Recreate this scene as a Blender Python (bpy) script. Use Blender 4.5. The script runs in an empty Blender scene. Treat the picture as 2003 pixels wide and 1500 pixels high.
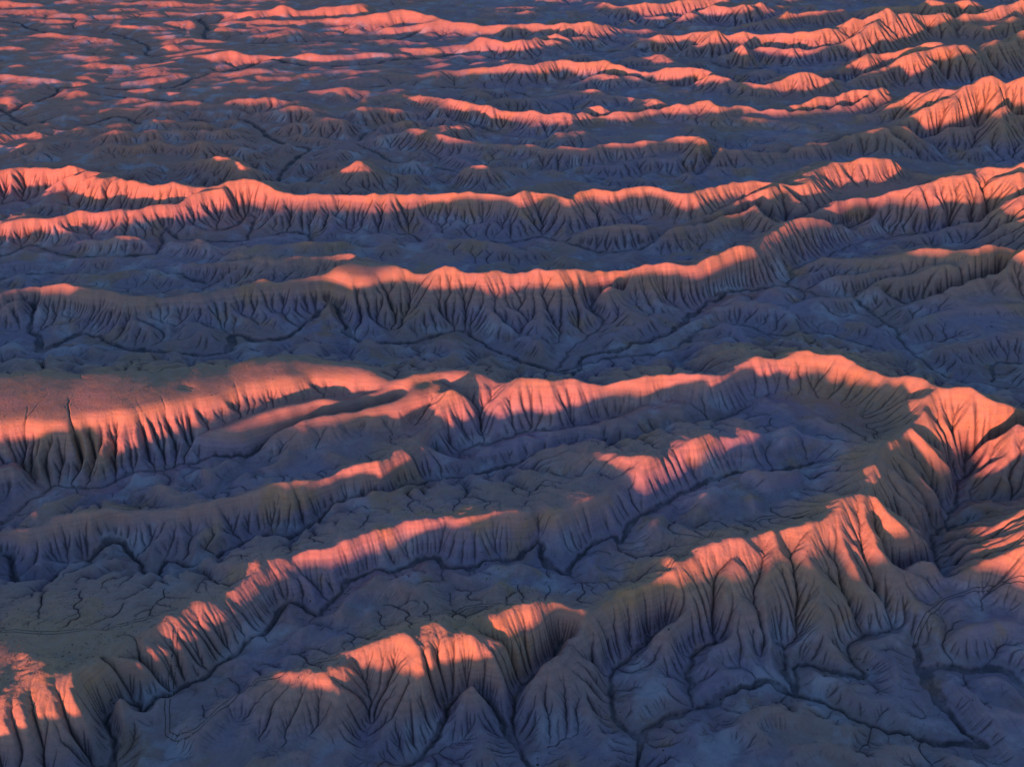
import bpy, math, time
import numpy as np
T0 = time.time()
def log(*a): print('[scene %.1fs]' % (time.time() - T0), *a, flush=True)

# ------------------------------------------------------------------ camera, sky, sun, exposure
SC = bpy.context.scene
CAM_H, PITCH, FPX, PW, PH = 300.0, math.radians(30.2), 2148.0, 2003.0, 1500.0
cam = bpy.data.cameras.new('camera'); co = bpy.data.objects.new('camera', cam); SC.collection.objects.link(co)
co.location = (0, 0, CAM_H); co.rotation_euler = (math.pi / 2 - PITCH, 0, 0)
cam.sensor_width = 36.0; cam.lens = 36.0 * FPX / PW; cam.clip_start = 1.0; cam.clip_end = 60000.0
SC.camera = co
SUN_EL, SUN_AZ = math.radians(2.45), math.radians(206.0)     # compass direction the light comes from (0 = +Y, 90 = +X)
w = bpy.data.worlds.new('World'); SC.world = w; w.use_nodes = True
nt = w.node_tree; bg = nt.nodes['Background']
sky = nt.nodes.new('ShaderNodeTexSky'); sky.sky_type = 'NISHITA'; sky.sun_disc = False
sky.sun_elevation = SUN_EL; sky.sun_rotation = SUN_AZ; sky.altitude = 1500; sky.ozone_density = 2.3; sky.dust_density = 1.3
nt.links.new(sky.outputs[0], bg.inputs[0]); bg.inputs[1].default_value = 0.15
sd = bpy.data.lights.new('sun', 'SUN'); sd.energy = 3.15; sd.angle = math.radians(1.8); sd.color = (1.0, 0.265, 0.14)
so = bpy.data.objects.new('sun', sd); SC.collection.objects.link(so)
so.rotation_euler = (math.pi / 2 - SUN_EL, 0, -SUN_AZ + math.pi)
so.location = (0, 0, 900)
SC.view_settings.view_transform = 'Standard'; SC.view_settings.look = 'None'
SC.view_settings.exposure = 1.75; SC.view_settings.gamma = 1.0
SC.cycles.max_bounces = 4

# ------------------------------------------------------------------ traced lines: photo pixel + height -> ground position
SP, CP = math.sin(PITCH), math.cos(PITCH)
def ground(px, py, z):
    a = (px - PW / 2) / FPX; b = -(py - PH / 2) / FPX
    dx, dy, dz = a, b * SP + CP, b * CP - SP
    t = (z - CAM_H) / dz
    return dx * t, dy * t

# ridge: key, front slope, back slope, points (x, y, crest height m, flat half width m)
RIDGES = [
 ('R1', .78, .55, [(350,1435,5,1),(450,1370,10,1),(550,1320,18,1),(640,1305,24,3.5),(700,1265,25,1),(780,1228,26.7,1),(850,1203,28.7,1),(950,1190,29.7,1.5),(1060,1184,27.7,2),(1150,1190,22,0.5),(1230,1152,24,0.5),(1290,1130,27,0.5),(1335,1100,30,0.5),(1380,1062,33,1),(1430,1036,34,1),(1500,1021,34,1),(1560,1013,35,1),(1620,1000,35.5,1),(1650,962,36.5,1.5),(1690,948,35.5,2),(1715,905,35,0.5),(1722,870,33,0.5),(1745,858,33,0.5),(1785,818,34,0.5),(1812,798,35,0.5),(1820,762,36,1)]),
 ('R3', .85, .5, [(-250,800,25,26),(-100,785,25,26),(0,776,25,24),(120,772,25,23),(250,762,25,19),(350,748,25,17),(480,724,25,14),(600,712,24,11),(690,718,24,7),(780,738,24,5),(870,722,25,5),(960,732,26,4),(1050,744,26,2),(1100,745,25,1.5),(1200,742,27,1),(1300,735,27,1),(1400,728,29,1),(1440,714,29,1),(1480,696,29,1),(1560,684,33,1.5),(1640,695,32,1.5),(1720,722,34,1),(1800,745,35,1),(1830,757,36,1),(1900,765,37,1),(2003,780,39,1),(2180,815,41,1)]),
 ('S3', .85, .5, [(860,750,24,4),(760,770,23,8),(650,788,21,9),(560,805,19,8),(450,832,17,7),(370,848,13,3),(290,872,8,1),(230,890,4,1)]),
 ('R4', .85, .5, [(880,760,28,1),(852,808,21,0.5),(832,828,20,0.5),(800,858,21,1),(745,893,23,1),(700,908,22,1),(640,934,21,1),(550,947,20,1),(470,962,20,1),(380,980,19,1),(300,992,16,1),(200,1000,17,2),(100,1015,17,2),(0,1040,17,2),(-150,1075,17,2)]),
 ('R5', .9, .26, [(-250,1310,25,14),(-80,1290,24,14),(60,1275,24,14),(160,1262,23,9),(250,1250,21,5),(330,1205,23,1.5),(400,1170,21.5,1),(470,1142,20,0.5),(500,1116,20,0.5),(560,1086,20,0.5),(620,1070,20,0.5),(665,1066,20,0.5),(700,1046,20,0.5),(780,1026,20,0.5),(850,1014,20,0.5),(920,1011,22,1),(1000,1008,22,1),(1080,1004,24,1),(1110,985,25.5,1),(1150,966,26.5,1),(1200,948,25.5,1),(1232,918,25.5,0.5),(1290,895,26.5,0.5),(1330,878,26.5,0.5),(1380,860,27.5,0.5),(1430,856,26,0.5),(1500,849,22,0.5),(1580,852,19,0.5),(1650,858,21,0.5),(1722,871,33,0.5)]),
 ('R1b', .6, .5, [(1285,1004,15,.5),(1335,1024,22,.5),(1385,1050,31,.5)]),
 ('R1c', .6, .5, [(1240,1105,16,.5),(1285,1092,22,1.5),(1335,1098,29,.5)]),
 ('R1d', .8, .7, [(1540,945,8,1),(1600,925,15,1),(1650,912,22,1),(1712,905,34,.5)]),
 ('R3b', .7, .6, [(1215,812,9.8,0.5),(1150,833,8.4,0.5),(1050,858,7.7,0.5),(950,890,6.3,0.5),(850,925,4.9,0.5),(780,960,2.1,0.5)]),
 ('R3c', .9, .8, [(1660,725,27,.3),(1610,752,16,.3),(1550,770,11,.3),(1500,777,9,.3),(1440,797,5,.3)]),
 ('R3d', .9, .8, [(1800,790,22,.3),(1720,800,11,.3),(1600,820,7,.3),(1500,840,4,.3)]),
 ('R3e', .8, .6, [(1335,660,4,.5),(1390,670,13,.5),(1430,683,18,.5),(1480,697,25,.5)]),
 ('R3f', .6, .5, [(860,700,18,3),(880,690,14,2),(905,684,9,1)]),
 ('P1', .75, .75, [(1742,866,31,.3),(1800,925,23,.3),(1850,968,15,.3),(1885,1000,7,.3)]),
 ('P2', .75, .75, [(1788,822,33,.3),(1840,880,24,.3),(1885,925,15,.3),(1930,960,6,.3)]),
 ('P3', .75, .75, [(1835,770,35,.3),(1850,830,26,.3),(1872,880,18,.3),(1915,925,9,.3)]),
 ('P4', .75, .75, [(1905,780,36,.3),(1915,840,27,.3),(1940,890,18,.3),(1960,930,9,.3)]),
 ('P5', .75, .75, [(1985,790,37,.3),(1985,850,29,.3),(2000,905,20,.3),(2010,950,11,.3)]),
 ('P6', .75, .75, [(1712,955,36,.3),(1760,1010,29,.3),(1800,1062,21,.3),(1835,1115,12,.3)]),
 ('P7', .75, .75, [(1690,960,36,.3),(1712,1030,29,.3),(1750,1100,21,.3),(1775,1150,13,.3),(1800,1190,7,.3)]),
 ('P8', .75, .75, [(1650,985,36,.3),(1650,1050,29,.3),(1680,1120,21,.3),(1715,1190,12,.3),(1740,1230,7,.3)]),
 ('P9', .75, .75, [(1590,1015,35,.3),(1585,1080,28,.3),(1600,1150,20,.3),(1630,1230,12,.3),(1650,1290,6,.3)]),
 ('PA', .75, .75, [(1520,1025,34,.3),(1510,1090,27,.3),(1500,1160,20,.3),(1510,1240,12,.3),(1520,1310,6,.3)]),
 ('PB', .75, .75, [(1450,1040,33,.3),(1430,1110,26,.3),(1400,1180,18,.3),(1370,1240,11,.3)]),
 ('PC', .75, .75, [(1155,1200,21,.3),(1180,1260,14,.3),(1215,1315,6,.3)]),
 ('PD', .8, .8, [(1145,1200,21,.3),(1130,1280,15,.3),(1140,1360,9,.3),(1170,1440,4,.3)]),
 ('PE', .75, .75, [(1050,1200,27,.3),(1040,1270,20,.3),(1010,1350,12,.3),(980,1390,6,.3)]),
 ('PF', .75, .75, [(940,1205,27,.3),(935,1270,19,.3),(930,1320,12,.3)]),
 ('PG', .75, .75, [(840,1220,28,.3),(845,1290,20,.3),(830,1370,12,.3),(800,1430,6,.3)]),
 ('PH', .75, .75, [(740,1260,25,.3),(770,1330,18,.3),(780,1400,11,.3),(770,1460,6,.3)]),
 ('PI', .8, .8, [(650,1325,23,.3),(640,1400,16,.3),(600,1470,10,.3),(570,1540,6,.3)]),
 ('R6', .85, .5, [(-180,600,16,1),(0,566,17,2),(80,558,17,2),(150,559,18,3),(215,566,18,3),(260,577,17,1),(340,575,17,1),(430,562,18,1),(500,551,19,1),(580,540,21,2),(640,530,23,6),(700,522,26,13),(755,520,26,8),(800,523,26,2),(860,528,26,3),(950,530,26,3),(1040,530,26,3),(1120,530,26,4),(1200,524,26,2),(1280,514,26,1),(1350,508,26,1),(1400,496,26,1),(1450,481,26,1),(1480,474,25,.5),(1510,452,23,.5),(1550,430,22,.5),(1585,415,23,.5),(1640,392,22,.5),(1700,378,24,.5),(1760,366,27,.5),(1830,350,32,.5),(1900,335,38,.5)]),
 ('R6b', .5, .5, [(690,495,22,4),(600,500,17,2),(500,505,14,1),(400,509,12,1),(250,524,10,1),(130,532,8,1)]),
 ('R7', .85, .5, [(-150,335,20,4),(0,328,20,4),(60,324,20,3),(130,326,22,4),(200,334,23,4),(240,349,23,3),(290,357,23,3),(340,361,23,2),(390,360,23,2),(440,352,25,3),(495,350,26,3),(545,362,25,1),(590,372,23,.5),(640,371,23,.5),(700,372,23,.5),(760,377,22,.5),(830,374,22,.5),(900,376,22,1),(960,372,24,2),(1005,378,24,1),(1060,366,25,2),(1110,379,25,1),(1150,367,26,1),(1200,365,26,1),(1270,362,26,1),(1350,370,26,1),(1400,358,27,1),(1465,350,27,1),(1525,352,27,1),(1570,353,27,1),(1585,338,28,1),(1610,316,30,1),(1665,311,30,1),(1740,313,27,1),(1780,330,14,1)]),
 ('R7a', .85, .5, [(-100,455,10,1),(30,430,14,1),(100,420,16,1.5),(150,411,17,1.5),(220,405,18,2),(300,398,19,2),(340,391,20,1),(390,375,21,1),(440,362,24,1)]),
 ('R7b', .8, .5, [(1090,456,9,.5),(1140,447,14,.5),(1180,438,17,1),(1250,435,18,1),(1320,437,19,1),(1360,426,20,1),(1400,414,21,1),(1430,405,22,1),(1455,392,24,1),(1490,372,26,.5),(1520,360,27,.5)]),
 ('P20', .8, .8, [(1470,385,24,.3),(1520,425,18,.3),(1545,450,10,.3)]),
 ('P21', .8, .8, [(1535,360,26,.3),(1570,390,20,.3),(1590,410,14,.3)]),
 ('B1', .7, .6, [(375,313,11.6,1),(410,308,17.4,2),(440,304,21.8,3),(460,308,23.2,3),(485,322,21.8,1),(500,333,14.5,1)]),
 ('B1b', .9, .8, [(450,306,20.25,1),(457,294,17.55,0.5)]),
 ('B2', .7, .6, [(622,328,7.5,1),(650,326,11.2,1),(680,320,16.2,2),(695,312,22.4,2),(712,311,22.4,2),(735,322,13.7,1)]),
 ('B3', .65, .5, [(740,330,10.8,1),(820,338,9.5,1),(895,328,13.5,1),(915,320,18.9,2),(950,319,18.9,2),(990,322,14.9,1),(1060,330,8.1,1)]),
 ('B4', .9, .7, [(670,222,7,1),(690,210,14,1.5),(715,208,15,2),(740,210,13,1),(780,215,9,1),(840,215,7,1)]),
 ('R8', .8, .5, [(790,254,9.76,1),(830,254,14.64,1),(870,266,14.64,1),(950,272,14.64,1),(1050,281,15.86,1),(1125,285,17.08,1),(1225,276,18.3,1),(1300,263,21.96,2),(1350,260,23.18,3),(1380,266,23.18,2),(1412,281,19.52,1),(1500,290,17.08,1),(1550,279,19.52,1),(1575,279,19.52,1),(1625,276,19.52,1),(1660,261,21.96,1),(1705,252,24.4,1),(1760,240,29.28,1)]),
 ('R8b', .8, .5, [(1250,300,9,1),(1350,290,12,1),(1400,300,12,1),(1450,312,9,1),(1540,315,8,1),(1640,300,9,1)]),
 ('R9', .85, .5, [(760,180,9,1),(800,184,12,1),(840,184,15,1),(870,191,17,1),(920,199,18,1),(960,208,18,1),(1000,213,18,1),(1055,216,19,1),(1110,220,19,1),(1160,204,21,2),(1200,210,20,1),(1250,207,20,1),(1300,194,22,2),(1345,201,21,1),(1380,196,22,1),(1405,205,22,1),(1450,198,22,1),(1525,202,22,1),(1595,191,24,1),(1650,181,25,1),(1680,171,28,1),(1715,168,29,1),(1735,176,24,1)]),
 ('R9c', .8, .5, [(1040,186,8,1),(1080,182,12,1),(1125,180,13,1),(1160,170,17,1),(1190,182,14,1),(1225,186,15,1),(1260,190,18,1),(1300,193,21,1)]),
 ('R10', .85, .5, [(860,140,7,1),(940,130,14,1),(1000,124,17,1),(1040,124,18,1),(1100,112,21,1),(1140,119,20,1),(1180,115,21,1),(1220,125,20,1),(1270,134,20,1),(1320,131,22,1),(1370,128,24,2),(1395,140,22,1),(1430,150,20,1),(1475,157,20,1),(1500,161,20,1),(1530,149,23,1),(1570,141,26,1),(1615,149,22,1),(1645,150,18,1)]),
 ('P30', .8, .8, [(1530,150,22,.3),(1545,172,12,.3)]),
 ('R11', .85, .5, [(1240,80,14,1),(1300,64,20,1),(1340,66,18,1),(1380,57,24,1),(1425,62,24,1),(1490,60,25,1),(1550,60,27,1),(1600,55,30,1),(1640,45,34,1),(1690,30,40,2),(1725,22,44,3),(1775,27,38,1),(1810,25,36,1),(1875,22,36,1),(1950,10,40,1),(2003,2,42,1),(2100,-5,44,1)]),
 ('R11b', .85, .6, [(1380,112,8,1),(1450,96,16,1),(1490,89,17,1),(1550,92,18,1),(1625,84,20,1),(1680,62,30,.5),(1725,30,42,.5)]),
 ('R12', .85, .5, [(1540,148,10,1),(1630,130,18,1),(1675,112,23,1),(1730,101,26,1),(1790,87,33,1),(1825,78,38,1.5),(1880,85,35,1.5),(1915,98,30,1),(1935,80,36,1),(1980,74,36,1),(2003,60,38,1),(2100,50,40,1)]),
 ('R12c', .85, .6, [(1660,158,14,1),(1705,140,21,1),(1750,118,27,1),(1790,103,32,1),(1850,88,35,1),(1880,86,35,1)]),
 ('R12b', .85, .5, [(1780,58,16,1),(1840,50,26,1),(1880,47,26,1),(1925,50,27,1),(1980,37,32,1),(2003,31,34,1),(2100,20,36,1)]),
 ('R13', .8, .5, [(1600,270,10,1),(1715,246,18,1),(1780,220,27,1),(1845,193,36,1),(1880,172,42,1),(1915,158,46,3),(1945,153,48,4),(2003,157,47,3),(2120,150,50,3)]),
 ('R13b', .8, .5, [(1690,220,16,1),(1740,207,22,1),(1780,182,31,1),(1820,168,38,1),(1870,173,41,1)]),
 ('P40', .8, .8, [(1880,175,41,.3),(1860,215,31,.3),(1835,260,15,.3)]),
 ('P41', .8, .8, [(1960,160,46,.3),(1965,215,34,.3),(1960,265,18,.3)]),
 ('R14', .8, .5, [(1735,348,12,1),(1780,338,18,1),(1840,340,24,1),(1900,331,34,1),(1935,321,40,2),(2003,317,44,3),(2120,312,46,3)]),
 ('R14b', .7, .6, [(1995,335,42,.5),(1930,350,34,.5),(1860,370,25,.5),(1810,398,17,.5),(1740,420,11,.5),(1650,455,5,.5)]),
 ('R14c', .7, .6, [(2050,350,43,.5),(1985,385,32,.5),(1920,415,22,.5),(1850,440,14,.5),(1770,462,8,.5)]),
 ('R14d', .7, .6, [(2090,380,42,.5),(2030,420,30,.5),(1960,445,18,.5),(1900,462,10,.5)]),
 ('R15', .8, .5, [(1550,510,9,1),(1640,500,14,1),(1720,502,17,1),(1780,496,21,1),(1865,488,26,1),(1925,475,33,1),(1960,472,33,2),(2003,481,33,3),(2120,490,34,3)]),
 ('P50', .8, .8, [(1928,480,32,.3),(1910,525,25,.3),(1860,550,18,.3),(1800,575,11,.3),(1740,612,4,.3)]),
 ('P51', .8, .8, [(1980,485,32,.3),(1975,535,22,.3),(1990,580,12,.3)]),
 ('R15b', .6, .5, [(1590,580,9,1),(1700,556,14,1),(1775,532,18,1),(1850,508,24,1)]),
 ('R15c', .6, .5, [(1600,545,9,1),(1700,528,14,1),(1790,512,18,1)]),
 ('H2', .4, .35, [(1400,600,7,2),(1480,590,11,4),(1540,605,9,3),(1560,640,8,3)]),
 ('H2b', .4, .35, [(1290,650,7,2),(1370,625,9,2),(1440,635,9,2)]),
 ('H3', .5, .4, [(1730,640,7,2),(1830,615,10,3),(1920,600,11,3),(2050,590,11,3)]),
 ('H4', .5, .4, [(1800,690,7,2),(1900,665,10,3),(1985,650,11,3),(2080,640,11,2)]),
 ('H5', .6, .5, [(1560,690,3,1),(1640,660,8,2),(1720,690,8,2),(1800,720,5,1)]),
 ('H6', .5, .5, [(1150,690,3,1),(1230,655,7,2),(1300,640,5,1)]),
 ('H7', .5, .5, [(150,480,4,1),(300,470,8,2),(420,490,6,1),(520,485,5,1)]),
 ('H8', .5, .5, [(560,475,4,1),(700,455,8,2),(820,450,6,1),(950,462,7,1)]),
 ('H9', .5, .5, [(20,380,4,1),(150,372,9,2),(280,378,5,1)]),
 ('HA', .5, .4, [(600,300,4,1),(680,275,8,2),(760,270,5,1)]),
 ('HB', .5, .4, [(260,270,4,1),(380,262,8,2),(470,275,6,2),(520,300,4,1)]),
 ('HC', .5, .4, [(900,240,4,1),(1000,235,8,2),(1100,250,7,1),(1230,262,5,1)]),
 ('HD', .5, .4, [(1380,320,4,1),(1480,325,8,2),(1580,330,5,1)]),
 ('HE', .5, .4, [(0,260,4,1),(60,228,7,2),(140,222,6,2)]),
 ('R20', .7, .5, [(340,113,6,1),(390,107,9,1),(425,102,12,1),(450,97,14,1),(475,105,11,1),(525,103,12,1),(575,108,10,1),(605,99,13,1),(630,106,10,1),(700,104,9,1),(800,105,7,1)]),
 ('R21', .8, .5, [(845,94,10,1),(900,90,13,1),(920,80,16,1),(940,70,20,1),(970,75,18,1),(1000,78,17,1),(1035,75,18,1),(1060,63,21,2),(1090,62,21,2),(1120,75,14,1)]),
 ('R22', .8, .5, [(645,35,12,1),(700,30,16,1),(740,22,22,2),(785,15,24,2),(820,20,22,2),(840,30,20,1),(880,35,20,1),(915,40,19,1),(945,45,18,1),(1000,47,18,1),(1045,44,19,1),(1075,47,19,1),(1155,38,25,2),(1200,46,18,1)]),
 ('R22b', .8, .5, [(750,55,10,1),(800,46,14,1),(850,40,17,1),(880,37,19,1)]),
 ('R23', .8, .5, [(435,17,12,1),(470,22,12,1),(490,20,13,1),(525,17,14,1),(555,8,20,2),(585,20,13,1),(610,17,14,1),(670,8,20,1),(715,5,20,1),(730,10,15,1)]),
 ('R24', .8, .5, [(1180,2,18,1),(1220,6,22,1),(1300,0,24,1),(1420,-8,24,1)]),
 ('R25', .8, .5, [(1280,30,12,1),(1340,20,18,1),(1390,8,22,1),(1450,8,22,1),(1500,0,24,1)]),
 ('R26', .8, .5, [(1440,48,12,1),(1500,35,18,1),(1540,23,22,1),(1585,20,22,1),(1650,12,24,1)]),
 ('R27', .8, .5, [(1700,12,24,1),(1785,4,32,1),(1850,2,34,1),(1900,-5,36,1)]),
 ('R28', .5, .4, [(-120,143,10,4),(0,145,10,4),(50,147,10,4),(100,153,9,3),(130,161,6,2)]),
 ('R28b', .4, .35, [(-80,200,8,3),(30,190,8,3),(70,205,6,2)]),
 ('R28c', .4, .35, [(150,172,5,3),(240,160,7,3),(350,145,8,3),(420,140,5,2)]),
 ('R29', .5, .4, [(-80,315,8,2),(0,302,9,2),(100,281,9,2),(150,266,9,2),(190,251,10,2),(245,245,10,1)]),
 ('R29b', .4, .35, [(20,235,5,3),(120,222,7,3),(220,210,7,3),(300,215,5,2)]),
 ('R30', .5, .4, [(0,70,5,3),(110,68,8,2),(210,74,9,2),(240,88,6,2)]),
 ('R31', .5, .4, [(200,35,5,3),(300,22,7,3),(420,28,7,2)]),
 ('R32', .4, .35, [(420,190,4,3),(520,182,6,3),(620,178,6,2)]),
 ('R33', .5, .4, [(560,150,4,3),(660,140,6,2),(760,140,6,2)]),
 ('G1', .45, .4, [(1290,1290,6,5),(1330,1330,6,4)]),
 ('G2', .6, .5, [(1365,1330,6,3),(1440,1320,8,3),(1510,1325,6,2)]),
 ('G3', .6, .5, [(1560,1310,6,2),(1640,1320,8,3),(1700,1370,7,3),(1800,1420,5,2),(1880,1450,3,1)]),
 ('G4', .6, .5, [(1290,1470,6,3),(1360,1440,7,3),(1420,1420,5,2)]),
 ('G5', .6, .5, [(1480,1400,6,1),(1560,1425,8,1.5),(1680,1470,9,1.5),(1800,1520,9,2)]),
 ('G6', .5, .5, [(1860,1330,7,3),(1920,1380,9,3),(1980,1440,8,3),(2050,1500,7,3)]),
 ('G7', .4, .4, [(1870,1240,6,4),(1940,1215,8,5),(2010,1230,8,4)]),
 ('G8', .45, .4, [(1700,1250,5,3),(1740,1330,5,2)]),
 ('RE', .85, .7, [(2110,950,33,1),(2045,1005,33,1),(2022,1060,29,1),(1998,1105,20,1),(1930,1125,11,1),(1850,1150,7,1),(1800,1180,4,1)]),
 ('REb', .8, .7, [(1998,1105,20,1),(2030,1160,13,1),(2060,1230,7,1)]),
 ('G9', .5, .5, [(900,1480,6,3),(950,1450,7,3),(980,1490,6,2)]),
 ('GA', .5, .4, [(300,1420,5,2),(350,1400,6,2),(430,1350,5,2),(480,1310,4,1)]),
 ('GB', .6, .5, [(600,1235,7,2),(660,1185,12,2),(720,1150,13,2),(800,1128,13,2),(860,1150,10,1)]),
 ('GB2', .6, .5, [(880,1115,11,1),(930,1130,14,2),(1000,1118,15,2),(1050,1135,12,1)]),
 ('GB3', .6, .5, [(560,1280,6,1),(600,1240,10,1)]), ('GB4', .6, .5, [(700,1200,7,1),(740,1150,13,1)]), ('GB5', .6, .5, [(800,1170,8,1),(830,1125,13,1)]),
 ('GB6', .6, .5, [(1080,1130,10,1),(1150,1100,14,2),(1190,1090,12,1)]),
 ('GC', .6, .5, [(60,965,6,2),(120,980,8,2),(180,965,7,2)]), ('GC2', .6, .5, [(220,975,7,2),(290,955,9,2),(360,960,8,2),(420,935,7,2)]),
 ('GD', .6, .5, [(520,915,7,2),(600,885,10,2),(680,865,10,2),(760,845,8,2)]),
 ('GE', .6, .5, [(760,1000,7,2),(840,985,10,2),(900,970,11,2)]), ('GE2', .6, .5, [(930,975,9,2),(1000,950,12,2),(1090,930,12,2),(1150,905,10,2)]),
 ('GF', .6, .5, [(560,1075,9,1),(640,1045,12,2),(720,1020,10,2)]),
 ('GG', .6, .5, [(100,1150,8,2),(200,1125,12,3),(300,1140,12,2),(400,1125,10,2)]),
 ('GH', .6, .5, [(1330,960,15,1),(1430,955,19,2),(1520,960,20,2),(1600,955,18,1)]),
 # unseen ridges added on the sun's side, heights shaped to shade the foreground
 ('X1', .7, .5, [(-700,1500,22,2),(-400,1560,20,2),(0,1640,22,2),(400,1700,24,2),(700,1730,28,2),(900,1750,38,2),(1200,1780,44,2),(1500,1800,29,2),(2200,1760,22,2)]),
 ('X2', .7, .5, [(-900,1150,24,4),(-600,1140,24,4),(-300,1120,24,4)]),
 ('X3', .7, .5, [(-900,900,24,4),(-600,880,24,4),(-250,850,24,4)]),
]
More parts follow.
